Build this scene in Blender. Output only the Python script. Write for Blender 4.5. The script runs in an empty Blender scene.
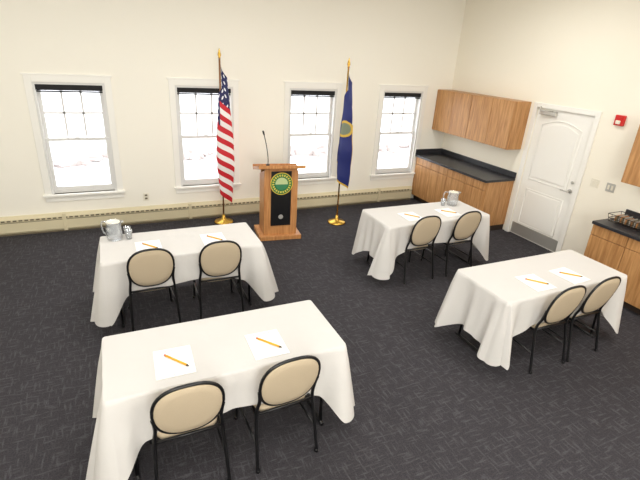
import bpy, bmesh, math, random
from mathutils import Vector, Matrix
random.seed(4)
scene=bpy.context.scene
try:
    scene.view_settings.view_transform='Standard'
    scene.view_settings.look='None'
except Exception as e: print(e)

# ---------------------------------------------------------------- materials
def s2l(c):
    return tuple(((v/255)/12.92 if v/255<=.04045 else ((v/255+.055)/1.055)**2.4) for v in c)+(1,)
def mat(name,rgb,rough=.6,metal=0,bump=0,bscale=60,var=0,spec=.5,bdist=.01):
    m=bpy.data.materials.new(name); m.use_nodes=True; nt=m.node_tree; b=nt.nodes['Principled BSDF']
    col=s2l(rgb)
    b.inputs['Base Color'].default_value=col; b.inputs['Roughness'].default_value=rough; b.inputs['Metallic'].default_value=metal
    b.inputs['Specular IOR Level'].default_value=spec
    tc=nt.nodes.new('ShaderNodeTexCoord')
    if bump or var:
        n=nt.nodes.new('ShaderNodeTexNoise'); n.inputs['Scale'].default_value=bscale; n.inputs['Detail'].default_value=4
        nt.links.new(tc.outputs['Object'],n.inputs['Vector'])
        if bump:
            bp=nt.nodes.new('ShaderNodeBump'); bp.inputs['Strength'].default_value=bump; bp.inputs['Distance'].default_value=bdist
            nt.links.new(n.outputs['Fac'],bp.inputs['Height']); nt.links.new(bp.outputs['Normal'],b.inputs['Normal'])
        if var:
            mx=nt.nodes.new('ShaderNodeMix'); mx.data_type='RGBA'
            mx.inputs[6].default_value=tuple(v*(1-var) for v in col[:3])+(1,); mx.inputs[7].default_value=tuple(min(1,v*(1+var)) for v in col[:3])+(1,)
            nt.links.new(n.outputs['Fac'],mx.inputs[0]); nt.links.new(mx.outputs[2],b.inputs['Base Color'])
    return m
def nodes(name):
    m=bpy.data.materials.new(name); m.use_nodes=True; nt=m.node_tree
    return m,nt,nt.nodes['Principled BSDF']
def M(nt,op,a,b=None,c=None):
    n=nt.nodes.new('ShaderNodeMath'); n.operation=op
    for i,v in enumerate((a,b,c)):
        if v is None: continue
        if isinstance(v,(int,float)): n.inputs[i].default_value=v
        else: nt.links.new(v,n.inputs[i])
    return n.outputs[0]
def MIX(nt,f,a,b):
    n=nt.nodes.new('ShaderNodeMix'); n.data_type='RGBA'
    for i,v in ((0,f),(6,a),(7,b)):
        if isinstance(v,(int,float,tuple)): n.inputs[i].default_value=v
        else: nt.links.new(v,n.inputs[i])
    return n.outputs[2]

def wood(name,c1,c2,scale=(14,14,1.2),rough=.42):
    m,nt,b=nodes(name)
    tc=nt.nodes.new('ShaderNodeTexCoord'); mp=nt.nodes.new('ShaderNodeMapping'); mp.inputs['Scale'].default_value=scale
    nt.links.new(tc.outputs['Object'],mp.inputs['Vector'])
    n=nt.nodes.new('ShaderNodeTexNoise'); n.inputs['Scale'].default_value=2.2; n.inputs['Detail'].default_value=6; n.inputs['Distortion'].default_value=.6
    nt.links.new(mp.outputs[0],n.inputs['Vector'])
    cr=nt.nodes.new('ShaderNodeValToRGB'); cr.color_ramp.elements[0].position=.32; cr.color_ramp.elements[1].position=.68
    cr.color_ramp.elements[0].color=s2l(c1); cr.color_ramp.elements[1].color=s2l(c2)
    nt.links.new(n.outputs['Fac'],cr.inputs[0]); nt.links.new(cr.outputs[0],b.inputs['Base Color'])
    b.inputs['Roughness'].default_value=rough
    return m

m_wallb=mat('wall_paint_cream',(250,246,234),.8,bump=.05,bscale=120)
m_wallr=mat('wall_paint_warm',(250,244,228),.8,bump=.05,bscale=120)
m_ceil=mat('ceiling_paint',(250,250,248),.9,bump=.05,bscale=90)
m_trim=mat('trim_paint',(247,245,238),.45)
m_white=mat('sash_white',(226,225,222),.4)
m_heater=mat('heater_enamel',(220,209,176),.45)
m_heater_d=mat('heater_slot',(110,100,78),.6)
m_cloth=mat('tablecloth_linen',(214,211,207),.85,bump=.5,bscale=3.2,bdist=.03)
m_black=mat('black_steel',(16,16,18),.35,spec=.5)
m_counter=mat('counter_laminate',(44,44,48),.35,var=.35,bscale=150)
m_wood=wood('cabinet_oak',(164,114,66),(204,154,100))
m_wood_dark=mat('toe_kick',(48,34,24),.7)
m_lect=wood('lectern_oak',(174,114,64),(208,152,96))
m_pad=mat('beige_upholstery',(196,179,152),.9,bump=.2,bscale=220,var=.06)
m_steel=mat('brushed_steel',(200,198,192),.45,metal=.7)
m_gold=mat('brass',(214,172,80),.25,metal=1)
m_pole=wood('pole_wood',(120,78,42),(150,102,60))
m_paper=mat('paper',(250,250,250),.8)
m_pencil=mat('pencil_yellow',(240,176,8),.4)
m_pencil_t=mat('pencil_tip',(60,45,35),.5)
m_eraser=mat('eraser',(205,110,100),.7)
m_shade=mat('shade_fabric',(22,22,24),.8)
m_red=mat('alarm_red',(205,30,28),.35)
m_plast=mat('ivory_plastic',(238,232,214),.4)
m_snow=mat('snow',(250,250,252),.9)
m_bush=mat('distant_hedge',(160,150,146),.9,var=.3,bscale=3)
m_tabletop=mat('table_laminate',(120,100,80),.6)

# carpet : random short woven dashes in two directions over charcoal
m_carpet,nt,b=nodes('carpet')
tc=nt.nodes.new('ShaderNodeTexCoord')
def dash(sc,off):
    mp=nt.nodes.new('ShaderNodeMapping'); mp.inputs['Scale'].default_value=sc; mp.inputs['Location'].default_value=off
    nt.links.new(tc.outputs['Object'],mp.inputs['Vector'])
    n=nt.nodes.new('ShaderNodeTexNoise'); n.inputs['Scale'].default_value=1; n.inputs['Detail'].default_value=2
    nt.links.new(mp.outputs[0],n.inputs['Vector'])
    mr=nt.nodes.new('ShaderNodeMapRange'); mr.inputs[1].default_value=.54; mr.inputs[2].default_value=.68; nt.links.new(n.outputs['Fac'],mr.inputs[0])
    return mr.outputs[0]
d1=dash((8,52,1),(0,0,0)); d2=dash((52,8,1),(3,7,0))
mx_=M(nt,'MAXIMUM',d1,d2)
fn=nt.nodes.new('ShaderNodeTexNoise'); fn.inputs['Scale'].default_value=110; fn.inputs['Detail'].default_value=3
nt.links.new(tc.outputs['Object'],fn.inputs['Vector'])
fac=M(nt,'MULTIPLY_ADD',mx_,.34,M(nt,'MULTIPLY_ADD',fn.outputs['Fac'],.8,-.2))
cc=MIX(nt,fac,s2l((47,45,48)),s2l((94,92,96)))
nt.links.new(cc,b.inputs['Base Color']); b.inputs['Roughness'].default_value=.95; b.inputs['Specular IOR Level'].default_value=.12
bp=nt.nodes.new('ShaderNodeBump'); bp.inputs['Strength'].default_value=.4; bp.inputs['Distance'].default_value=.01
nt.links.new(fn.outputs['Fac'],bp.inputs['Height']); nt.links.new(bp.outputs['Normal'],b.inputs['Normal'])

# thin window glass
m_glass=bpy.data.materials.new('window_glass'); m_glass.use_nodes=True; nt=m_glass.node_tree; nt.nodes.clear()
o=nt.nodes.new('ShaderNodeOutputMaterial'); t=nt.nodes.new('ShaderNodeBsdfTransparent'); g=nt.nodes.new('ShaderNodeBsdfGlossy'); g.inputs['Roughness'].default_value=.03
x=nt.nodes.new('ShaderNodeMixShader'); x.inputs[0].default_value=.05
nt.links.new(t.outputs[0],x.inputs[1]); nt.links.new(g.outputs[0],x.inputs[2]); nt.links.new(x.outputs[0],o.inputs[0])
# clear vessel
m_clear=bpy.data.materials.new('clear_plastic'); m_clear.use_nodes=True; nt=m_clear.node_tree; nt.nodes.clear()
o=nt.nodes.new('ShaderNodeOutputMaterial'); t=nt.nodes.new('ShaderNodeBsdfTransparent'); t.inputs[0].default_value=(.95,.96,.97,1)
g=nt.nodes.new('ShaderNodeBsdfGlossy'); g.inputs['Roughness'].default_value=.12
df=nt.nodes.new('ShaderNodeBsdfDiffuse'); df.inputs[0].default_value=(.85,.88,.9,1)
x0=nt.nodes.new('ShaderNodeMixShader'); x0.inputs[0].default_value=.22; nt.links.new(t.outputs[0],x0.inputs[1]); nt.links.new(df.outputs[0],x0.inputs[2])
lw=nt.nodes.new('ShaderNodeLayerWeight'); lw.inputs[0].default_value=.3
x=nt.nodes.new('ShaderNodeMixShader'); nt.links.new(lw.outputs['Facing'],x.inputs[0])
nt.links.new(x0.outputs[0],x.inputs[1]); nt.links.new(g.outputs[0],x.inputs[2]); nt.links.new(x.outputs[0],o.inputs[0])

# US flag
m_us,nt,b=nodes('us_flag_fabric')
uv=nt.nodes.new('ShaderNodeTexCoord'); sp=nt.nodes.new('ShaderNodeSeparateXYZ'); nt.links.new(uv.outputs['UV'],sp.inputs[0])
U,V=sp.outputs[0],sp.outputs[1]
st=M(nt,'LESS_THAN',M(nt,'MODULO',M(nt,'MULTIPLY',V,13),2),1)
stripes=MIX(nt,st,s2l((236,232,230)),s2l((196,24,40)))
can=M(nt,'MULTIPLY',M(nt,'LESS_THAN',U,.42),M(nt,'LESS_THAN',V,7/13))
fu=M(nt,'SUBTRACT',M(nt,'FRACT',M(nt,'MULTIPLY',U,17)),.5); fv=M(nt,'SUBTRACT',M(nt,'FRACT',M(nt,'MULTIPLY',V,12)),.5)
rr=M(nt,'ADD',M(nt,'MULTIPLY',fu,fu),M(nt,'MULTIPLY',fv,fv))
star=M(nt,'LESS_THAN',rr,.05)
cant=MIX(nt,star,s2l((26,30,84)),s2l((235,235,240)))
nt.links.new(MIX(nt,can,stripes,cant),b.inputs['Base Color']); b.inputs['Roughness'].default_value=.6
# state flag
m_st,nt,b=nodes('state_flag_fabric')
uv=nt.nodes.new('ShaderNodeTexCoord'); sp=nt.nodes.new('ShaderNodeSeparateXYZ'); nt.links.new(uv.outputs['UV'],sp.inputs[0])
U,V=sp.outputs[0],sp.outputs[1]
du=M(nt,'SUBTRACT',U,.86)
dz=M(nt,'MULTIPLY_ADD',du,.65,M(nt,'SUBTRACT',V,.14))
rad=M(nt,'SQRT',M(nt,'ADD',M(nt,'MULTIPLY',du,du),M(nt,'MULTIPLY',dz,dz)))
ring=M(nt,'MULTIPLY',M(nt,'LESS_THAN',rad,.125),M(nt,'GREATER_THAN',rad,.09))
c=MIX(nt,M(nt,'LESS_THAN',rad,.125),s2l((24,36,102)),s2l((120,130,110)))
c=MIX(nt,ring,c,s2l((205,170,70)))
edge=M(nt,'MAXIMUM',M(nt,'GREATER_THAN',U,.975),M(nt,'GREATER_THAN',V,.97))
c=MIX(nt,edge,c,s2l((214,176,60)))
nt.links.new(c,b.inputs['Base Color']); b.inputs['Roughness'].default_value=.5
# seal
m_seal,nt,b=nodes('seal_print')
tc=nt.nodes.new('ShaderNodeTexCoord'); sp=nt.nodes.new('ShaderNodeSeparateXYZ'); nt.links.new(tc.outputs['UV'],sp.inputs[0])
X,Z=sp.outputs[0],sp.outputs[1]
rad=M(nt,'SQRT',M(nt,'ADD',M(nt,'MULTIPLY',X,X),M(nt,'MULTIPLY',Z,Z)))
ang=M(nt,'ARCTAN2',Z,X)
lett=M(nt,'GREATER_THAN',M(nt,'SINE',M(nt,'MULTIPLY',ang,22)),-.1)
band=MIX(nt,lett,s2l((24,110,60)),s2l((226,206,90)))
inb=M(nt,'MULTIPLY',M(nt,'GREATER_THAN',rad,.66),M(nt,'LESS_THAN',rad,.84))
cen=MIX(nt,M(nt,'GREATER_THAN',Z,-.05),s2l((60,130,90)),s2l((190,205,150)))
c=MIX(nt,M(nt,'GREATER_THAN',rad,.56),cen,s2l((24,110,60)))
c=MIX(nt,inb,c,band)
c=MIX(nt,M(nt,'GREATER_THAN',rad,.93),c,s2l((220,190,70)))
nt.links.new(c,b.inputs['Base Color']); b.inputs['Roughness'].default_value=.4

# ---------------------------------------------------------------- geometry helpers
def link(ob,parent=None):
    scene.collection.objects.link(ob)
    if parent: ob.parent=parent
    return ob
def empty(name,loc=(0,0,0),rz=0):
    e=bpy.data.objects.new(name,None); e.empty_display_size=.1; e.location=loc; e.rotation_euler=(0,0,rz); return link(e)
def fin(name,bm,m,parent=None,bevel=0,smooth=False,loc=(0,0,0),rz=0,segs=2):
    bmesh.ops.recalc_face_normals(bm,faces=bm.faces)
    me=bpy.data.meshes.new(name); bm.to_mesh(me); bm.free()
    for mm in (m if isinstance(m,(list,tuple)) else [m]): me.materials.append(mm)
    if smooth:
        for p in me.polygons: p.use_smooth=True
    ob=bpy.data.objects.new(name,me); ob.location=loc; ob.rotation_euler=(0,0,rz); link(ob,parent)
    if bevel:
        bv=ob.modifiers.new('bevel','BEVEL'); bv.width=bevel; bv.segments=segs; bv.limit_method='ANGLE'
    return ob
def bx(bm,x0,x1,y0,y1,z0,z1,mi=0):
    r=bmesh.ops.create_cube(bm,size=1)
    for v in r['verts']:
        v.co=Vector(((x0+x1)/2+v.co.x*(x1-x0),(y0+y1)/2+v.co.y*(y1-y0),(z0+z1)/2+v.co.z*(z1-z0)))
    for f in {f for v in r['verts'] for f in v.link_faces}: f.material_index=mi
def box(name,x0,x1,y0,y1,z0,z1,m,parent=None,bevel=0):
    bm=bmesh.new(); bx(bm,x0,x1,y0,y1,z0,z1); return fin(name,bm,m,parent,bevel)
def catmull(P,n=8,closed=False):
    P=[Vector(p) for p in P]; out=[]; N=len(P)
    for i in range(N if closed else N-1):
        if closed: p0,p1,p2,p3=P[i-1],P[i],P[(i+1)%N],P[(i+2)%N]
        else: p0,p1,p2,p3=P[max(i-1,0)],P[i],P[i+1],P[min(i+2,N-1)]
        for k in range(n):
            t=k/n
            out.append(.5*((2*p1)+(p2-p0)*t+(2*p0-5*p1+4*p2-p3)*t*t+(3*p1-p0-3*p2+p3)*t**3))
    if not closed: out.append(P[-1])
    return out
def tube(bm,pts,r,closed=False,seg=8,mi=0):
    pts=[Vector(p) for p in pts]; N=len(pts); rings=[]; up=None
    for i,p in enumerate(pts):
        if closed: t=(pts[(i+1)%N]-pts[i-1]).normalized()
        else: t=(pts[min(i+1,N-1)]-pts[max(i-1,0)]).normalized()
        if up is None:
            up=t.orthogonal().normalized()
        up=(up-t*up.dot(t)).normalized(); s=t.cross(up)
        rr=r(i/(N-1)) if callable(r) else r
        rings.append([bm.verts.new(p+(up*math.cos(a)+s*math.sin(a))*rr) for a in [2*math.pi*k/seg for k in range(seg)]])
    for i in range(N if closed else N-1):
        A,B=rings[i],rings[(i+1)%N]
        off=0
        if closed and i==N-1:
            off=min(range(seg),key=lambda o:(A[0].co-B[o].co).length)
        for k in range(seg):
            f=bm.faces.new((A[k],A[(k+1)%seg],B[(k+1+off)%seg],B[(k+off)%seg])); f.material_index=mi; f.smooth=True
    if not closed:
        for R in (rings[0],rings[-1]):
            f=bm.faces.new(R); f.material_index=mi
def lathe(bm,prof,seg=32,c=(0,0,0),mi=0):
    rings=[]
    for r,z in prof:
        rings.append([bm.verts.new((c[0]+r*math.cos(2*math.pi*k/seg),c[1]+r*math.sin(2*math.pi*k/seg),c[2]+z)) for k in range(seg)])
    for A,B in zip(rings,rings[1:]):
        for k in range(seg):
            f=bm.faces.new((A[k],A[(k+1)%seg],B[(k+1)%seg],B[k])); f.smooth=True; f.material_index=mi
    return rings
def prism(bm,pts,n,mi=0):
    a=[bm.verts.new(Vector(p)) for p in pts]; b_=[bm.verts.new(Vector(p)+Vector(n)) for p in pts]
    fs=[bm.faces.new(a),bm.faces.new(b_)]
    for i in range(len(a)):
        j=(i+1)%len(a); fs.append(bm.faces.new((a[i],a[j],b_[j],b_[i])))
    for f in fs: f.material_index=mi

# ---------------------------------------------------------------- room
XL,YF,H=-9.2,-10.2,3.75
DY0,DW,DH=-2.05,.96,2.07
box('floor',XL-.15,.15,YF-.15,.14,-.1,0,m_carpet)
box('ceiling',XL-.15,.15,YF-.15,.14,H,H+.1,m_ceil)
bm=bmesh.new()
bx(bm,0,.15,YF,DY0-DW,0,H); bx(bm,0,.15,DY0,0,0,H); bx(bm,0,.15,DY0-DW,DY0,DH,H); bx(bm,.1,.15,DY0-DW,DY0,0,DH)
fin('wall_right',bm,m_wallr)
box('wall_left',XL-.15,XL,YF,.0,0,H,m_wallb)
box('wall_front',XL-.15,.15,YF-.15,YF,0,H,m_wallb)
W0,SP,WW=-6.885,1.79,.86
Z0,Z1=.55,2.08
bm=bmesh.new()
bx(bm,XL-.15,.15,0,.14,0,Z0); bx(bm,XL-.15,.15,0,.14,Z1,H)
xs=[XL-.15]
for i in range(4): xs+=[W0+i*SP,W0+i*SP+WW]
xs.append(.15)
for i in range(0,10,2): bx(bm,xs[i],xs[i+1],0,.14,Z0,Z1)
fin('wall_back',bm,m_wallb)

for i in range(4):
    a=W0+i*SP; bb=a+WW; e=empty('window_%d'%(i+1),(a,0,Z0)); w=WW; h=Z1-Z0
    c=.085
    bm=bmesh.new()
    bx(bm,-c,0,-.018,0,-.02,h+c); bx(bm,w,w+c,-.018,0,-.02,h+c); bx(bm,0,w,-.018,0,h,h+c)
    bx(bm,-c-.02,w+c+.02,-.022,0,h+c,h+c+.02)
    fin('casing',bm,m_trim,e,.004)
    bm=bmesh.new(); bx(bm,-c-.02,w+c+.02,-.05,.05,-.03,0); bx(bm,-c,w+c,-.016,0,-.11,-.03); fin('stool_and_apron',bm,m_trim,e,.004)
    f=.03
    bm=bmesh.new()
    bx(bm,0,f,0,.13,0,h); bx(bm,w-f,w,0,.13,0,h); bx(bm,f,w-f,0,.13,h-f,h); bx(bm,f,w-f,.05,.14,0,f)
    fin('jamb_frame',bm,m_white,e,.002)
    s=.045; mid=h*.5
    bm=bmesh.new()   # lower sash
    bx(bm,f,f+s,.05,.085,f,mid+.02); bx(bm,w-f-s,w-f,.05,.085,f,mid+.02); bx(bm,f+s,w-f-s,.05,.085,f,f+.06); bx(bm,f+s,w-f-s,.05,.085,mid-.02,mid+.02)
    bx(bm,w/2-.03,w/2+.03,.04,.06,mid+.02,mid+.035)
    fin('lower_sash',bm,m_white,e,.003)
    bm=bmesh.new()
    bx(bm,f,f+s,.09,.125,mid-.02,h-f); bx(bm,w-f-s,w-f,.09,.125,mid-.02,h-f); bx(bm,f+s,w-f-s,.09,.125,h-f-s,h-f); bx(bm,f+s,w-f-s,.09,.125,mid-.02,mid+.02)
    gx0,gx1=f+s,w-f-s; gz0,gz1=mid+.02,h-f-s
    for k in (1,2):
        xx=gx0+(gx1-gx0)*k/3; bx(bm,xx-.014,xx+.014,.098,.118,gz0,gz1)
    zz=(gz0+gz1)/2; bx(bm,gx0,gx1,.098,.118,zz-.014,zz+.014)
    fin('upper_sash',bm,m_white,e,.002)
    bm=bmesh.new(); bx(bm,f+s,w-f-s,.066,.069,f+.06,mid-.02); bx(bm,gx0,gx1,.106,.109,gz0,gz1); fin('glass',bm,m_glass,e)
    bm=bmesh.new(); bx(bm,f,w-f,.005,.05,h-.095,h-f)
    tube(bm,[(f+.01,.03,h-.085),(w-f-.01,.03,h-.085)],.022,seg=12); bx(bm,f+.005,w-f-.005,.02,.03,h-.13,h-.11)
    fin('roller_shade',bm,m_shade,e,.002)

# baseboard heater along back wall
e=empty('baseboard_heater',(0,0,0))
hx0,hx1=XL+.01,-.64
bm=bmesh.new(); prof=[(-.002,.02),(-.002,.27),(-.03,.27),(-.075,.235),(-.075,.20),(-.068,.195),(-.068,.045),(-.05,.02)]
prism(bm,[(hx0,y,z) for y,z in prof],(hx1-hx0,0,0)); fin('cover',bm,m_heater,e)
bm=bmesh.new(); x_=hx0+.1
while x_<hx1-.1:
    bx(bm,x_,x_+.045,-.0765,-.0745,.206,.226); x_+=.07
fin('damper_slots',bm,m_heater_d,e)
bm=bmesh.new(); bx(bm,hx0,hx1,-.0695,-.0675,.185,.192); bx(bm,hx0,hx1,-.06,-.01,.0,.02); fin('outlet_gap',bm,m_heater_d,e)
bm=bmesh.new()
x_=hx0+.6
while x_<hx1: bx(bm,x_,x_+.05,-.079,-.0,.018,.273); x_+=1.79
fin('joint_covers',bm,m_heater,e,.002)

# right wall baseboards
bm=bmesh.new(); bx(bm,-.014,0,-3.78,-3.09,0,.1); fin('baseboard_right',bm,m_black,None,.003)
bm=bmesh.new(); bx(bm,XL,XL+.014,YF,-.1,0,.1); fin('baseboard_left',bm,m_black,None,.003)

# ---------------------------------------------------------------- cabinets
def base_cab(y0,y1,units):
    e=empty('base_cabinet',(0,y0,0)); L=y0-y1
    bm=bmesh.new(); bx(bm,-.585,-.004,-L,-.004,.1,.87); fin('carcass',bm,m_wood,e,.002)
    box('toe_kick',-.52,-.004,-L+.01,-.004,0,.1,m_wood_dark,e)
    bm=bmesh.new(); u=(L-.01)/units
    for k in range(units):
        a=-.005-k*u
        bx(bm,-.605,-.585,a-u+.004,a-.004,.735,.862); bx(bm,-.605,-.585,a-u+.004,a-.004,.105,.727)
    fin('doors_and_drawers',bm,m_wood,e,.003)
    bm=bmesh.new()
    bx(bm,-.64,-.004,-L-.015,-.004,.872,.912); bx(bm,-.024,-.004,-L-.015,-.004,.912,1.01)
    if y0>-1: bx(bm,-.64,-.024,-.024,-.004,.912,1.01)
    fin('countertop',bm,m_counter,e,.006)
def wall_cab(y0,y1,units,z0=1.39,z1=2.13):
    e=empty('wall_cabinet',(0,y0,0)); L=y0-y1
    bm=bmesh.new(); bx(bm,-.31,-.004,-L,-.004,z0,z1); fin('carcass',bm,m_wood,e,.002)
    bm=bmesh.new(); u=L/units
    for k in range(units):
        a=-k*u; bx(bm,-.33,-.31,a-u+.004,a-.004,z0+.003,z1-.003)
    fin('doors',bm,m_wood,e,.003)
base_cab(-.0,-1.93,4); wall_cab(-.0,-1.91,4)
base_cab(-3.79,-7.0,7); wall_cab(-3.79,-7.0,7)

# ---------------------------------------------------------------- door
e=empty('door_1',(0,DY0,0)); dw=DW; dh=DH
bm=bmesh.new(); c=.07
bx(bm,-.022,-.001,0,c,0.001,dh+c); bx(bm,-.022,-.001,-dw-c,-dw,0.001,dh+c); bx(bm,-.022,-.001,-dw,0,dh,dh+c); fin('casing',bm,m_trim,e,.004)
bm=bmesh.new(); bx(bm,.012,.055,-dw+.004,-.004,.012,dh-.004); fin('leaf',bm,m_trim,e,.002)
def panel(z0,z1,arch):
    y0,y1=-.14,-dw+.14; pts=[(y0,z0),(y1,z0)]
    if arch:
        n=14
        for k in range(n+1):
            t=k/n; yy=y1+(y0-y1)*t; pts.append((yy,z1-.09+.09*math.sin(math.pi*t)))
    else: pts+= [(y1,z1),(y0,z1)]
    return pts
bm=bmesh.new(); bm2=bmesh.new()
for pts in (panel(.98,1.92,True),panel(.24,.82,False)):
    cy=sum(p[0] for p in pts)/len(pts); cz=(min(p[1] for p in pts)+max(p[1] for p in pts))/2
    tube(bm,[(.011,y,z) for y,z in pts],.009,closed=True,seg=6)
    ins=[(cy+(y-cy)*.86,cz+(z-cz)*.9) for y,z in pts]
    prism(bm2,[(.012,y,z) for y,z in ins],(-.008,0,0))
fin('panel_moulding',bm,m_trim,e); fin('raised_panels',bm2,m_trim,e,.005)
bm=bmesh.new(); bx(bm,.008,.0118,-dw+.03,-.03,.03,.21); fin('kick_plate',bm,m_steel,e)
bm=bmesh.new(); tube(bm,[(.012,-dw+.07,.99),(0,-dw+.07,.99)],.032,seg=20); tube(bm,[(0,-dw+.07,.99),(-.05,-dw+.07,.99),(-.052,-dw+.1,.99),(-.05,-dw+.19,.985)],.01)
tube(bm,[(.012,-dw+.07,1.12),(0,-dw+.07,1.12)],.022,seg=16)
fin('lever_handle',bm,m_steel,e)
bm=bmesh.new(); bx(bm,-.05,.012,-.36,-.08,dh-.09,dh-.03); fin('door_closer_body',bm,m_steel,e,.006)
bm=bmesh.new(); tube(bm,[(-.03,-.3,dh-.025),(-.18,-.2,dh-.02),(-.03,-.08,dh+.02)],.009); fin('door_closer_arm',bm,m_steel,e)

# fire alarm, switches, outlet
e=empty('fire_alarm',(0,-3.36,2.07))
box('housing',-.05,-.001,-.06,.06,-.065,.065,m_red,e,.008)
box('strobe_lens',-.068,-.05,-.03,.03,-.045,.0,m_plast,e,.006)
box('sounder_grille',-.056,-.05,-.04,.04,.015,.045,m_red,e,.002)
for y,w in ((-3.27,.12),(-3.5,.12)):
    e=empty('light_switch',(0,y,1.21))
    box('plate',-.008,-.001,-w/2,w/2,-.058,.058,m_plast if y>-3.4 else m_steel,e,.003)
    for k in (-.025,.025): box('rocker',-.014,-.008,k-.014,k+.014,-.03,.03,m_plast,e,.002)
e=empty('electrical_outlet',(-5.63,0,.42))
box('plate',-.04,.04,-.007,-.001,-.06,.06,m_plast,e,.003)
for k in (-.025,.025): box('socket',-.018,.018,-.01,-.007,k-.014,k+.014,m_heater_d,e,.003)

# ---------------------------------------------------------------- tables
def table(x0,y0,L=1.6,W=.68,seed=0):
    rnd=random.Random(seed)
    e=empty('banquet_table',(x0+L/2,y0-W/2,0)); hx,hy=L/2,W/2
    box('tabletop',-hx+.01,hx-.01,-hy+.01,hy-.01,.725,.752,m_tabletop,e,.005)
    bm=bmesh.new()
    for sx in (-1,1):
        X=sx*(hx-.12)
        for sy in (-1,1): tube(bm,[(X,sy*(hy-.12),.725),(X,sy*(hy-.09),.02)],.013)
        tube(bm,[(X,-hy+.05,.014),(X,hy-.05,.014)],.014); tube(bm,[(X,-hy+.11,.45),(X,hy-.11,.45)],.01)
        tube(bm,[(X,0,.45),(X-sx*.35,0,.725)],.009)
    fin('folding_legs',bm,m_black,e)
    r=.025; per=[]
    def side(p,q,n,nrm,kind):
        for k in range(n):
            t=k/n; per.append((p[0]+(q[0]-p[0])*t,p[1]+(q[1]-p[1])*t,nrm[0],nrm[1],kind,t))
    def corner(cx,cy,a0):
        n=18
        for k in range(n):
            a=a0+math.pi/2*k/n; per.append((cx+r*math.cos(a),cy+r*math.sin(a),math.cos(a),math.sin(a),'c',k/n))
    side((-hx+r,-hy),(hx-r,-hy),130,(0,-1),'l'); corner(hx-r,-hy+r,-math.pi/2)
    side((hx,-hy+r),(hx,hy-r),64,(1,0),'e'); corner(hx-r,hy-r,0)
    side((hx-r,hy),(-hx+r,hy),130,(0,1),'b'); corner(-hx+r,hy-r,math.pi/2)
    side((-hx,hy-r),(-hx,-hy+r),64,(-1,0),'e'); corner(-hx+r,-hy+r,math.pi)
    bm=bmesh.new(); N=len(per); K=18; rings=[]
    ph=[rnd.uniform(0,6.28) for _ in range(6)]
    dr=[];cws=[]
    for (x,y,nx,ny,kind,t) in per:
        dl=min(math.hypot(x-sx*hx,y-sy*hy) for sx in (-1,1) for sy in (-1,1))
        cws.append(math.exp(-(dl/.15)**2))
        base=.305 if abs(abs(y)-hy)<abs(abs(x)-hx) else .47
        wgt=math.exp(-(dl/.17)**1.5)
        dr.append(base*(1-wgt)+.64*wgt)
    for _ in range(5): dr=[(dr[i-1]+dr[i]*2+dr[(i+1)%N])/4 for i in range(N)]
    s=0
    for i,(x,y,nx,ny,kind,t) in enumerate(per):
        px,py=per[i-1][:2]; s+=math.hypot(x-px,y-py) if i else 0
        cw=cws[i]; drop=dr[i]; ring=[]
        rip=.5*math.sin(s*13+ph[0])+.5*math.sin(s*27+ph[1])+.35*math.sin(s*6+ph[2])+.25*math.sin(s*45+ph[3])
        end=1.5 if kind=='e' else .35
        dd=math.hypot(abs(x)-hx,abs(y)-hy)
        for k in range(K+1):
            h=k/K
            if k==0: off=0; z=.762
            else:
                off=.004+.006*min(1,h*4)+h*((.03 if kind=='e' else .004)+.10*cw)+rip*.024*h**.8*(end+.8*cw)
                off-=h*.055*math.exp(-((dd-.17)/.06)**2)
                z=.758-(drop+.012*math.sin(s*9+ph[4]))*h
            ring.append(bm.verts.new((x+nx*off,y+ny*off,max(z,.02))))
        rings.append(ring)
    for i in range(N):
        A,B=rings[i],rings[(i+1)%N]
        for k in range(K):
            f=bm.faces.new((A[k],B[k],B[k+1],A[k+1])); f.smooth=True
    bm.faces.new([r_[0] for r_ in rings])
    fin('tablecloth',bm,m_cloth,e)
    return e
table(-6.24,-2.33,1.55,.66,1); table(-3.09,-2.28,1.62,.66,2); table(-6.23,-4.20,1.57,.66,3); table(-3.05,-4.13,1.64,.67,4)

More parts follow.
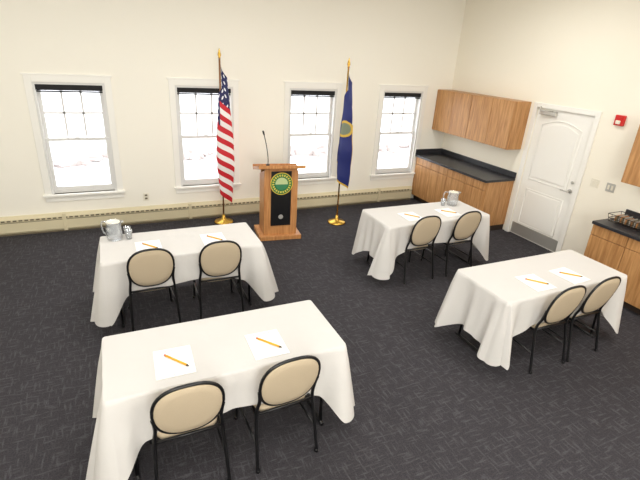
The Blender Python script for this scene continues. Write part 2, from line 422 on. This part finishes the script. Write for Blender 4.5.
# ---------------------------------------------------------------- chairs
def backpt(u,z):
    return -.225-.10*((z-.45)/.45)
def chair(x,ytop,rz=0):
    e=empty('banquet_chair',(x,ytop+.335,0),rz)
    zc,a,bz=.69,.205,.21
    oval=[]
    n=36
    for k in range(n):
        t=2*math.pi*k/n; c,s=math.cos(t),math.sin(t)
        ex=.76
        ux=math.copysign(abs(c)**ex,c)*a; uz=math.copysign(abs(s)**ex,s)*bz
        if uz<0: ux*=1-.10*(-uz/bz)
        z=zc+uz; oval.append((ux,backpt(ux,z),z))
    bm=bmesh.new()
    tube(bm,oval,.011,closed=True,seg=8)
    for sx in (-1,1):
        tube(bm,catmull([(sx*.225,-.30,0),(sx*.215,-.25,.25),(sx*.205,-.215,.44),(sx*.195,-.245,.56),(sx*.205,-.27,.66)]),.0125)
        tube(bm,catmull([(sx*.215,.225,0),(sx*.205,.215,.25),(sx*.195,.20,.39),(sx*.19,.14,.41),(sx*.195,-.1,.41),(sx*.205,-.215,.42)]),.0125)
        tube(bm,[(sx*.218,-.262,.2),(sx*.21,.218,.2)],.008)
        for yy in (-.30,.225):
            tube(bm,[(sx*.22,yy,0),(sx*.22,yy,.025)],.016)
    tube(bm,[(-.205,-.215,.43),(.205,-.215,.43)],.011); tube(bm,[(-.195,.19,.395),(.195,.19,.395)],.011)
    fin('steel_frame',bm,m_black,e)
    bm=bmesh.new()
    R=[]; cen=Vector((0,backpt(0,zc),zc)); nrm=Vector((0,-1,-.22)).normalized()
    for side_ in (1,-1):
        prev=None
        for q,th in ((.97,.006),(.93,.014),(.7,.019),(.4,.022),(.12,.023)):
            ring=[bm.verts.new(cen+(Vector(p)-cen)*q+nrm*th*side_) for p in oval]
            if prev:
                for k in range(n):
                    f=bm.faces.new((prev[k],prev[(k+1)%n],ring[(k+1)%n],ring[k])); f.smooth=True
            else: R.append(ring)
            prev=ring
        f=bm.faces.new(prev); f.smooth=True
    for k in range(n): bm.faces.new((R[0][k],R[0][(k+1)%n],R[1][(k+1)%n],R[1][k]))
    fin('back_pad',bm,m_pad,e)
    bm=bmesh.new(); m=40; prev=None
    for q,z in ((.96,.437),(1,.445),(1,.462),(.95,.475),(.7,.483),(.3,.486)):
        ring=[]
        for k in range(m):
            t=2*math.pi*k/m; c,s=math.cos(t),math.sin(t)
            ring.append(bm.verts.new((math.copysign(abs(c)**.45,c)*.205*q*(1+.04*s),math.copysign(abs(s)**.5,s)*.20*q,z-.038)))
        if prev:
            for k in range(m):
                f=bm.faces.new((prev[k],prev[(k+1)%m],ring[(k+1)%m],ring[k])); f.smooth=True
        else: bm.faces.new(ring)
        prev=ring
    bm.faces.new(prev)
    fin('seat_pad',bm,m_pad,e)
for x,y,rz in ((-5.82,-3.13,.03),(-5.15,-3.13,-.02),(-2.6,-3.09,.0),(-1.95,-3.09,.03),(-5.78,-5.06,0),(-5.15,-5.05,.04),(-2.46,-4.97,0),(-1.96,-4.96,0.03)): chair(x,y,rz)

# ---------------------------------------------------------------- papers + pencils
def paper(x,y,rz,pz):
    e=empty('paper_sheet',(x,y,.763),rz); box('sheets',-.12,.12,-.145,.145,0,.006,m_paper,e)
    bm=bmesh.new(); bx(bm,-.07,.07,.12,.1225,.006,.0063); bx(bm,-.03,.03,-.13,-.1285,.006,.0063); fin('header_line',bm,m_heater_d,e)
    p=empty('pencil',(x+.02,y-.01,.7765),pz)
    R=.0066
    bm=bmesh.new(); tube(bm,[(-.1,0,0),(.08,0,0)],R,seg=6); fin('barrel',bm,m_pencil,p)
    bm=bmesh.new(); tube(bm,[(.08,0,0),(.1,0,0)],lambda t:R*(1-t)+.0008,seg=6); fin('tip',bm,m_pencil_t,p)
    bm=bmesh.new(); tube(bm,[(-.112,0,0),(-.1,0,0)],R,seg=8); fin('eraser',bm,m_eraser,p)
for x,y in ((-5.81,-4.64),(-5.19,-4.66),(-2.5,-4.6),(-2.03,-4.6),(-5.8,-2.74),(-5.15,-2.72),(-2.6,-2.7),(-2.0,-2.7)):
    paper(x,y,random.uniform(-.05,.05),-.83+random.uniform(-.08,.08))

def pitcher(x,y,rz):
    e=empty('water_pitcher',(x,y,.762),rz)
    bm=bmesh.new(); lathe(bm,[(.0,.004),(.066,.0),(.072,.01),(.08,.08),(.074,.13),(.066,.17),(.072,.195),(.068,.195),(.062,.17),(.070,.13),(.075,.08),(.067,.012),(0,.01)])
    for v in bm.verts:
        if v.co.z>.16 and v.co.x<-.05: v.co.x-=.03*(v.co.z-.16)/.035
    fin('body',bm,m_clear,e)
    bm=bmesh.new(); tube(bm,catmull([(.068,0,.18),(.115,0,.178),(.13,0,.13),(.115,0,.06),(.075,0,.05)]),.009); fin('handle',bm,m_clear,e)
    bm=bmesh.new(); lathe(bm,[(0,.2),(.05,.198),(.064,.194),(.066,.188)],24); fin('lid',bm,m_plast,e)
def glass(x,y):
    e=empty('drinking_glass',(x,y,.762)); bm=bmesh.new()
    lathe(bm,[(0,.003),(.026,0),(.036,.1),(.034,.1),(.025,.008),(0,.008)],24); fin('tumbler',bm,m_clear,e)
pitcher(-6.1,-2.44,2.6); glass(-5.965,-2.47); glass(-5.975,-2.385)
pitcher(-1.72,-2.44,2.6); glass(-1.87,-2.43)

# ---------------------------------------------------------------- lectern
e=empty('lectern',(-3.83,-1.03,0),-.12)
bm=bmesh.new(); bx(bm,-.32,.32,-.26,.26,0,.07); fin('plinth',bm,m_lect,e,.008)
bm=bmesh.new(); prism(bm,[(-.25,-.2,.07),(-.25,-.2,1.06),(-.25,.16,.94),(-.25,.16,.07)],(.5,0,0)); fin('body',bm,m_lect,e,.005)
bm=bmesh.new(); prism(bm,[(-.34,-.27,1.10),(-.34,-.27,1.15),(-.34,.25,1.02),(-.34,.25,.97)],(.68,0,0)); 
bx(bm,-.34,.34,.235,.26,.99,1.05)
bx(bm,-.24,.24,-.19,-.16,1.0,1.12); bx(bm,-.24,.24,.1,.15,.9,1.0)
fin('reading_top',bm,m_lect,e,.006)
bm=bmesh.new(); bx(bm,-.15,.15,-.212,-.199,.22,1.05); fin('front_panel',bm,m_black,e,.003)
bm=bmesh.new(); n=48; uvl=bm.loops.layers.uv.new('UVMap')
A=[bm.verts.new((.165*math.cos(2*math.pi*k/n),-.225,.87+.165*math.sin(2*math.pi*k/n))) for k in range(n)]
B=[bm.verts.new((v.co.x,-.211,v.co.z)) for v in A]
bm.faces.new(A); bm.faces.new(B)
for k in range(n): bm.faces.new((A[k],A[(k+1)%n],B[(k+1)%n],B[k]))
for f in bm.faces:
    for l in f.loops: l[uvl].uv=(l.vert.co.x/.165,(l.vert.co.z-.87)/.165)
fin('seal',bm,m_seal,e)
bm=bmesh.new(); tube(bm,[(0,-.212,.36),(0,-.218,.36)],.035,seg=24); fin('logo_disc',bm,m_steel,e)
bm=bmesh.new(); tube(bm,catmull([(-.2,-.2,1.12),(-.2,-.2,1.25),(-.22,-.17,1.42),(-.24,-.1,1.55)]),.006); tube(bm,[(-.24,-.1,1.55),(-.247,-.06,1.59)],.013); tube(bm,[(-.2,-.2,1.12),(-.2,-.2,1.155)],.025,seg=16)
fin('gooseneck_microphone',bm,m_black,e)

# ---------------------------------------------------------------- flags
def flag(name,x,y,m,mp,ztop,hoist,sag,hw,nf,bias,amp=.05):
    e=empty(name,(x,y,0))
    bm=bmesh.new(); lathe(bm,[(0,0),(.15,0),(.155,.012),(.14,.03),(.06,.045),(.028,.07),(.022,.13),(0,.13)]); fin('stand_base',bm,m_gold,e)
    bm=bmesh.new(); tube(bm,[(0,0,.1),(0,0,ztop+.06)],.013,seg=12); fin('pole',bm,mp,e)
    bm=bmesh.new(); lathe(bm,[(0,ztop+.06),(.02,ztop+.065),(.014,ztop+.08),(.025,ztop+.11),(.016,ztop+.15),(.002,ztop+.2)],12); fin('finial',bm,m_gold,e)
    bm=bmesh.new(); uvl=bm.loops.layers.uv.new('UVMap'); NU,NV=120,34; G=[]
    for i in range(NU+1):
        u=i/NU; col=[]
        for j in range(NV+1):
            v=j/NV
            drop=hoist*v+sag*(u**.8)
            z=ztop-drop+.02*math.sin(u*9+v*2)
            wd=.35+.65*min(1,drop/1.1)
            if drop>1.5: wd*=1-.35*(drop-1.5)/.6
            k=min(1,u*7)
            ph=math.pi*nf*u+v*.5
            px=(1-k)*.014+k*(bias+hw*wd*math.sin(ph-.6))
            py=-.016-k*(.03+amp*wd*(math.cos(ph*1.0-.6)*.5+.5)+.05*u*wd)+.008*math.sin(v*14+u*5)
            col.append(bm.verts.new((px,py,z)))
        G.append(col)
    for i in range(NU):
        for j in range(NV):
            f=bm.faces.new((G[i][j],G[i+1][j],G[i+1][j+1],G[i][j+1])); f.smooth=True
            for l,(a,b_) in zip(f.loops,((i,j),(i+1,j),(i+1,j+1),(i,j+1))): l[uvl].uv=(a/NU,b_/NV)
    fin('banner',bm,m,e)
flag('american_flag',-4.5,-.32,m_us,m_pole,2.42,1.1,.98,.13,4.6,.03)
flag('state_flag',-2.70,-.84,m_st,m_gold,2.40,1.0,.78,.12,4.6,.0)

# ---------------------------------------------------------------- items on the second counter
e=empty('wire_basket',(-.33,-4.05,.913))
bm=bmesh.new()
for z,s in ((.01,.9),(.05,.95),(.1,1.0)):
    tube(bm,[(-.13*s,-.2*s,z),(.13*s,-.2*s,z),(.13*s,.2*s,z),(-.13*s,.2*s,z)],.004,closed=True,seg=6)
for k in range(9):
    y_=-.2+.05*k
    tube(bm,[(-.13,y_,.1),(-.12,y_*.9,.01),(.12,y_*.9,.01),(.13,y_,.1)],.003,seg=6)
fin('wires',bm,m_wood_dark,e)
bm=bmesh.new()
for k in range(14):
    bx(bm,-.09+random.random()*.02,.07,-.16+k*.022,-.15+k*.022,.02,.08+random.random()*.02,k%3)
fin('packets',bm,[m_heater_d,m_lect,m_steel],e)

# ---------------------------------------------------------------- outside
box('ground_outside',-60,60,.2,90,-.75,-.6,m_snow)
bm=bmesh.new(); rnd=random.Random(3)
x_=-22
while x_<14:
    w=rnd.uniform(.2,.5); r=bmesh.ops.create_icosphere(bm,subdivisions=2,radius=.5)
    hh=rnd.uniform(.1,.22); yy=rnd.uniform(6.4,7.6)
    for v in r['verts']: v.co=Vector((x_+v.co.x*w*1.6,yy+v.co.y*rnd.uniform(.4,.9),-.56+v.co.z*hh*2))
    x_+=w*rnd.uniform(.5,1.1)
fin('hedge',bm,m_bush)

# ---------------------------------------------------------------- lights
w=bpy.data.worlds.new('World'); scene.world=w; w.use_nodes=True
w.node_tree.nodes['Background'].inputs[0].default_value=(.95,.97,1,1); w.node_tree.nodes['Background'].inputs[1].default_value=4.4
def area(name,loc,rot,sx,sy,power,col=(1,.98,.94)):
    l=bpy.data.lights.new(name,'AREA'); l.shape='RECTANGLE'; l.size=sx; l.size_y=sy; l.energy=power; l.color=col
    ob=bpy.data.objects.new(name,l); ob.location=loc; ob.rotation_euler=rot; link(ob)
for x_ in (-7.2,-4.4,-1.6):
    area('ceiling_fill',(x_,-5.9,H-.02),(0,0,0),1.2,.6,22 if x_<-2 else 40)  # fill panels added under the ceiling for even light, no fixture seen
    area('ceiling_fill',(x_,-8.4,H-.02),(0,0,0),1.2,.6,40)
for x_ in (-7.2,-4.6,-1.8): area('ceiling_fill',(x_,-2.6,H-.02),(0,0,0),1.2,.3,35)  # added fill row nearer the back wall, likewise not a seen fixture
area('rear_fill',(-6.2,-9.8,2.4),(math.radians(94),0,math.radians(-22)),2.5,1.5,162)  # big fill added behind the camera to flatten shading, not a room lamp

# ---------------------------------------------------------------- camera
yaw,pit,rol=.449,.402,.064
fwd=Vector((math.sin(yaw)*math.cos(pit),math.cos(yaw)*math.cos(pit),-math.sin(pit)))
r=Vector((math.cos(yaw),-math.sin(yaw),0)); u=r.cross(fwd)
r2=r*math.cos(rol)+u*math.sin(rol); u2=-r*math.sin(rol)+u*math.cos(rol)
mt=Matrix(((r2.x,u2.x,-fwd.x,-6.015),(r2.y,u2.y,-fwd.y,-7.123),(r2.z,u2.z,-fwd.z,2.676),(0,0,0,1)))
cd=bpy.data.cameras.new('camera'); cd.sensor_width=36; cd.lens=445.8*36/640; cd.clip_start=.05
co=bpy.data.objects.new('camera',cd); link(co); co.matrix_world=mt; scene.camera=co
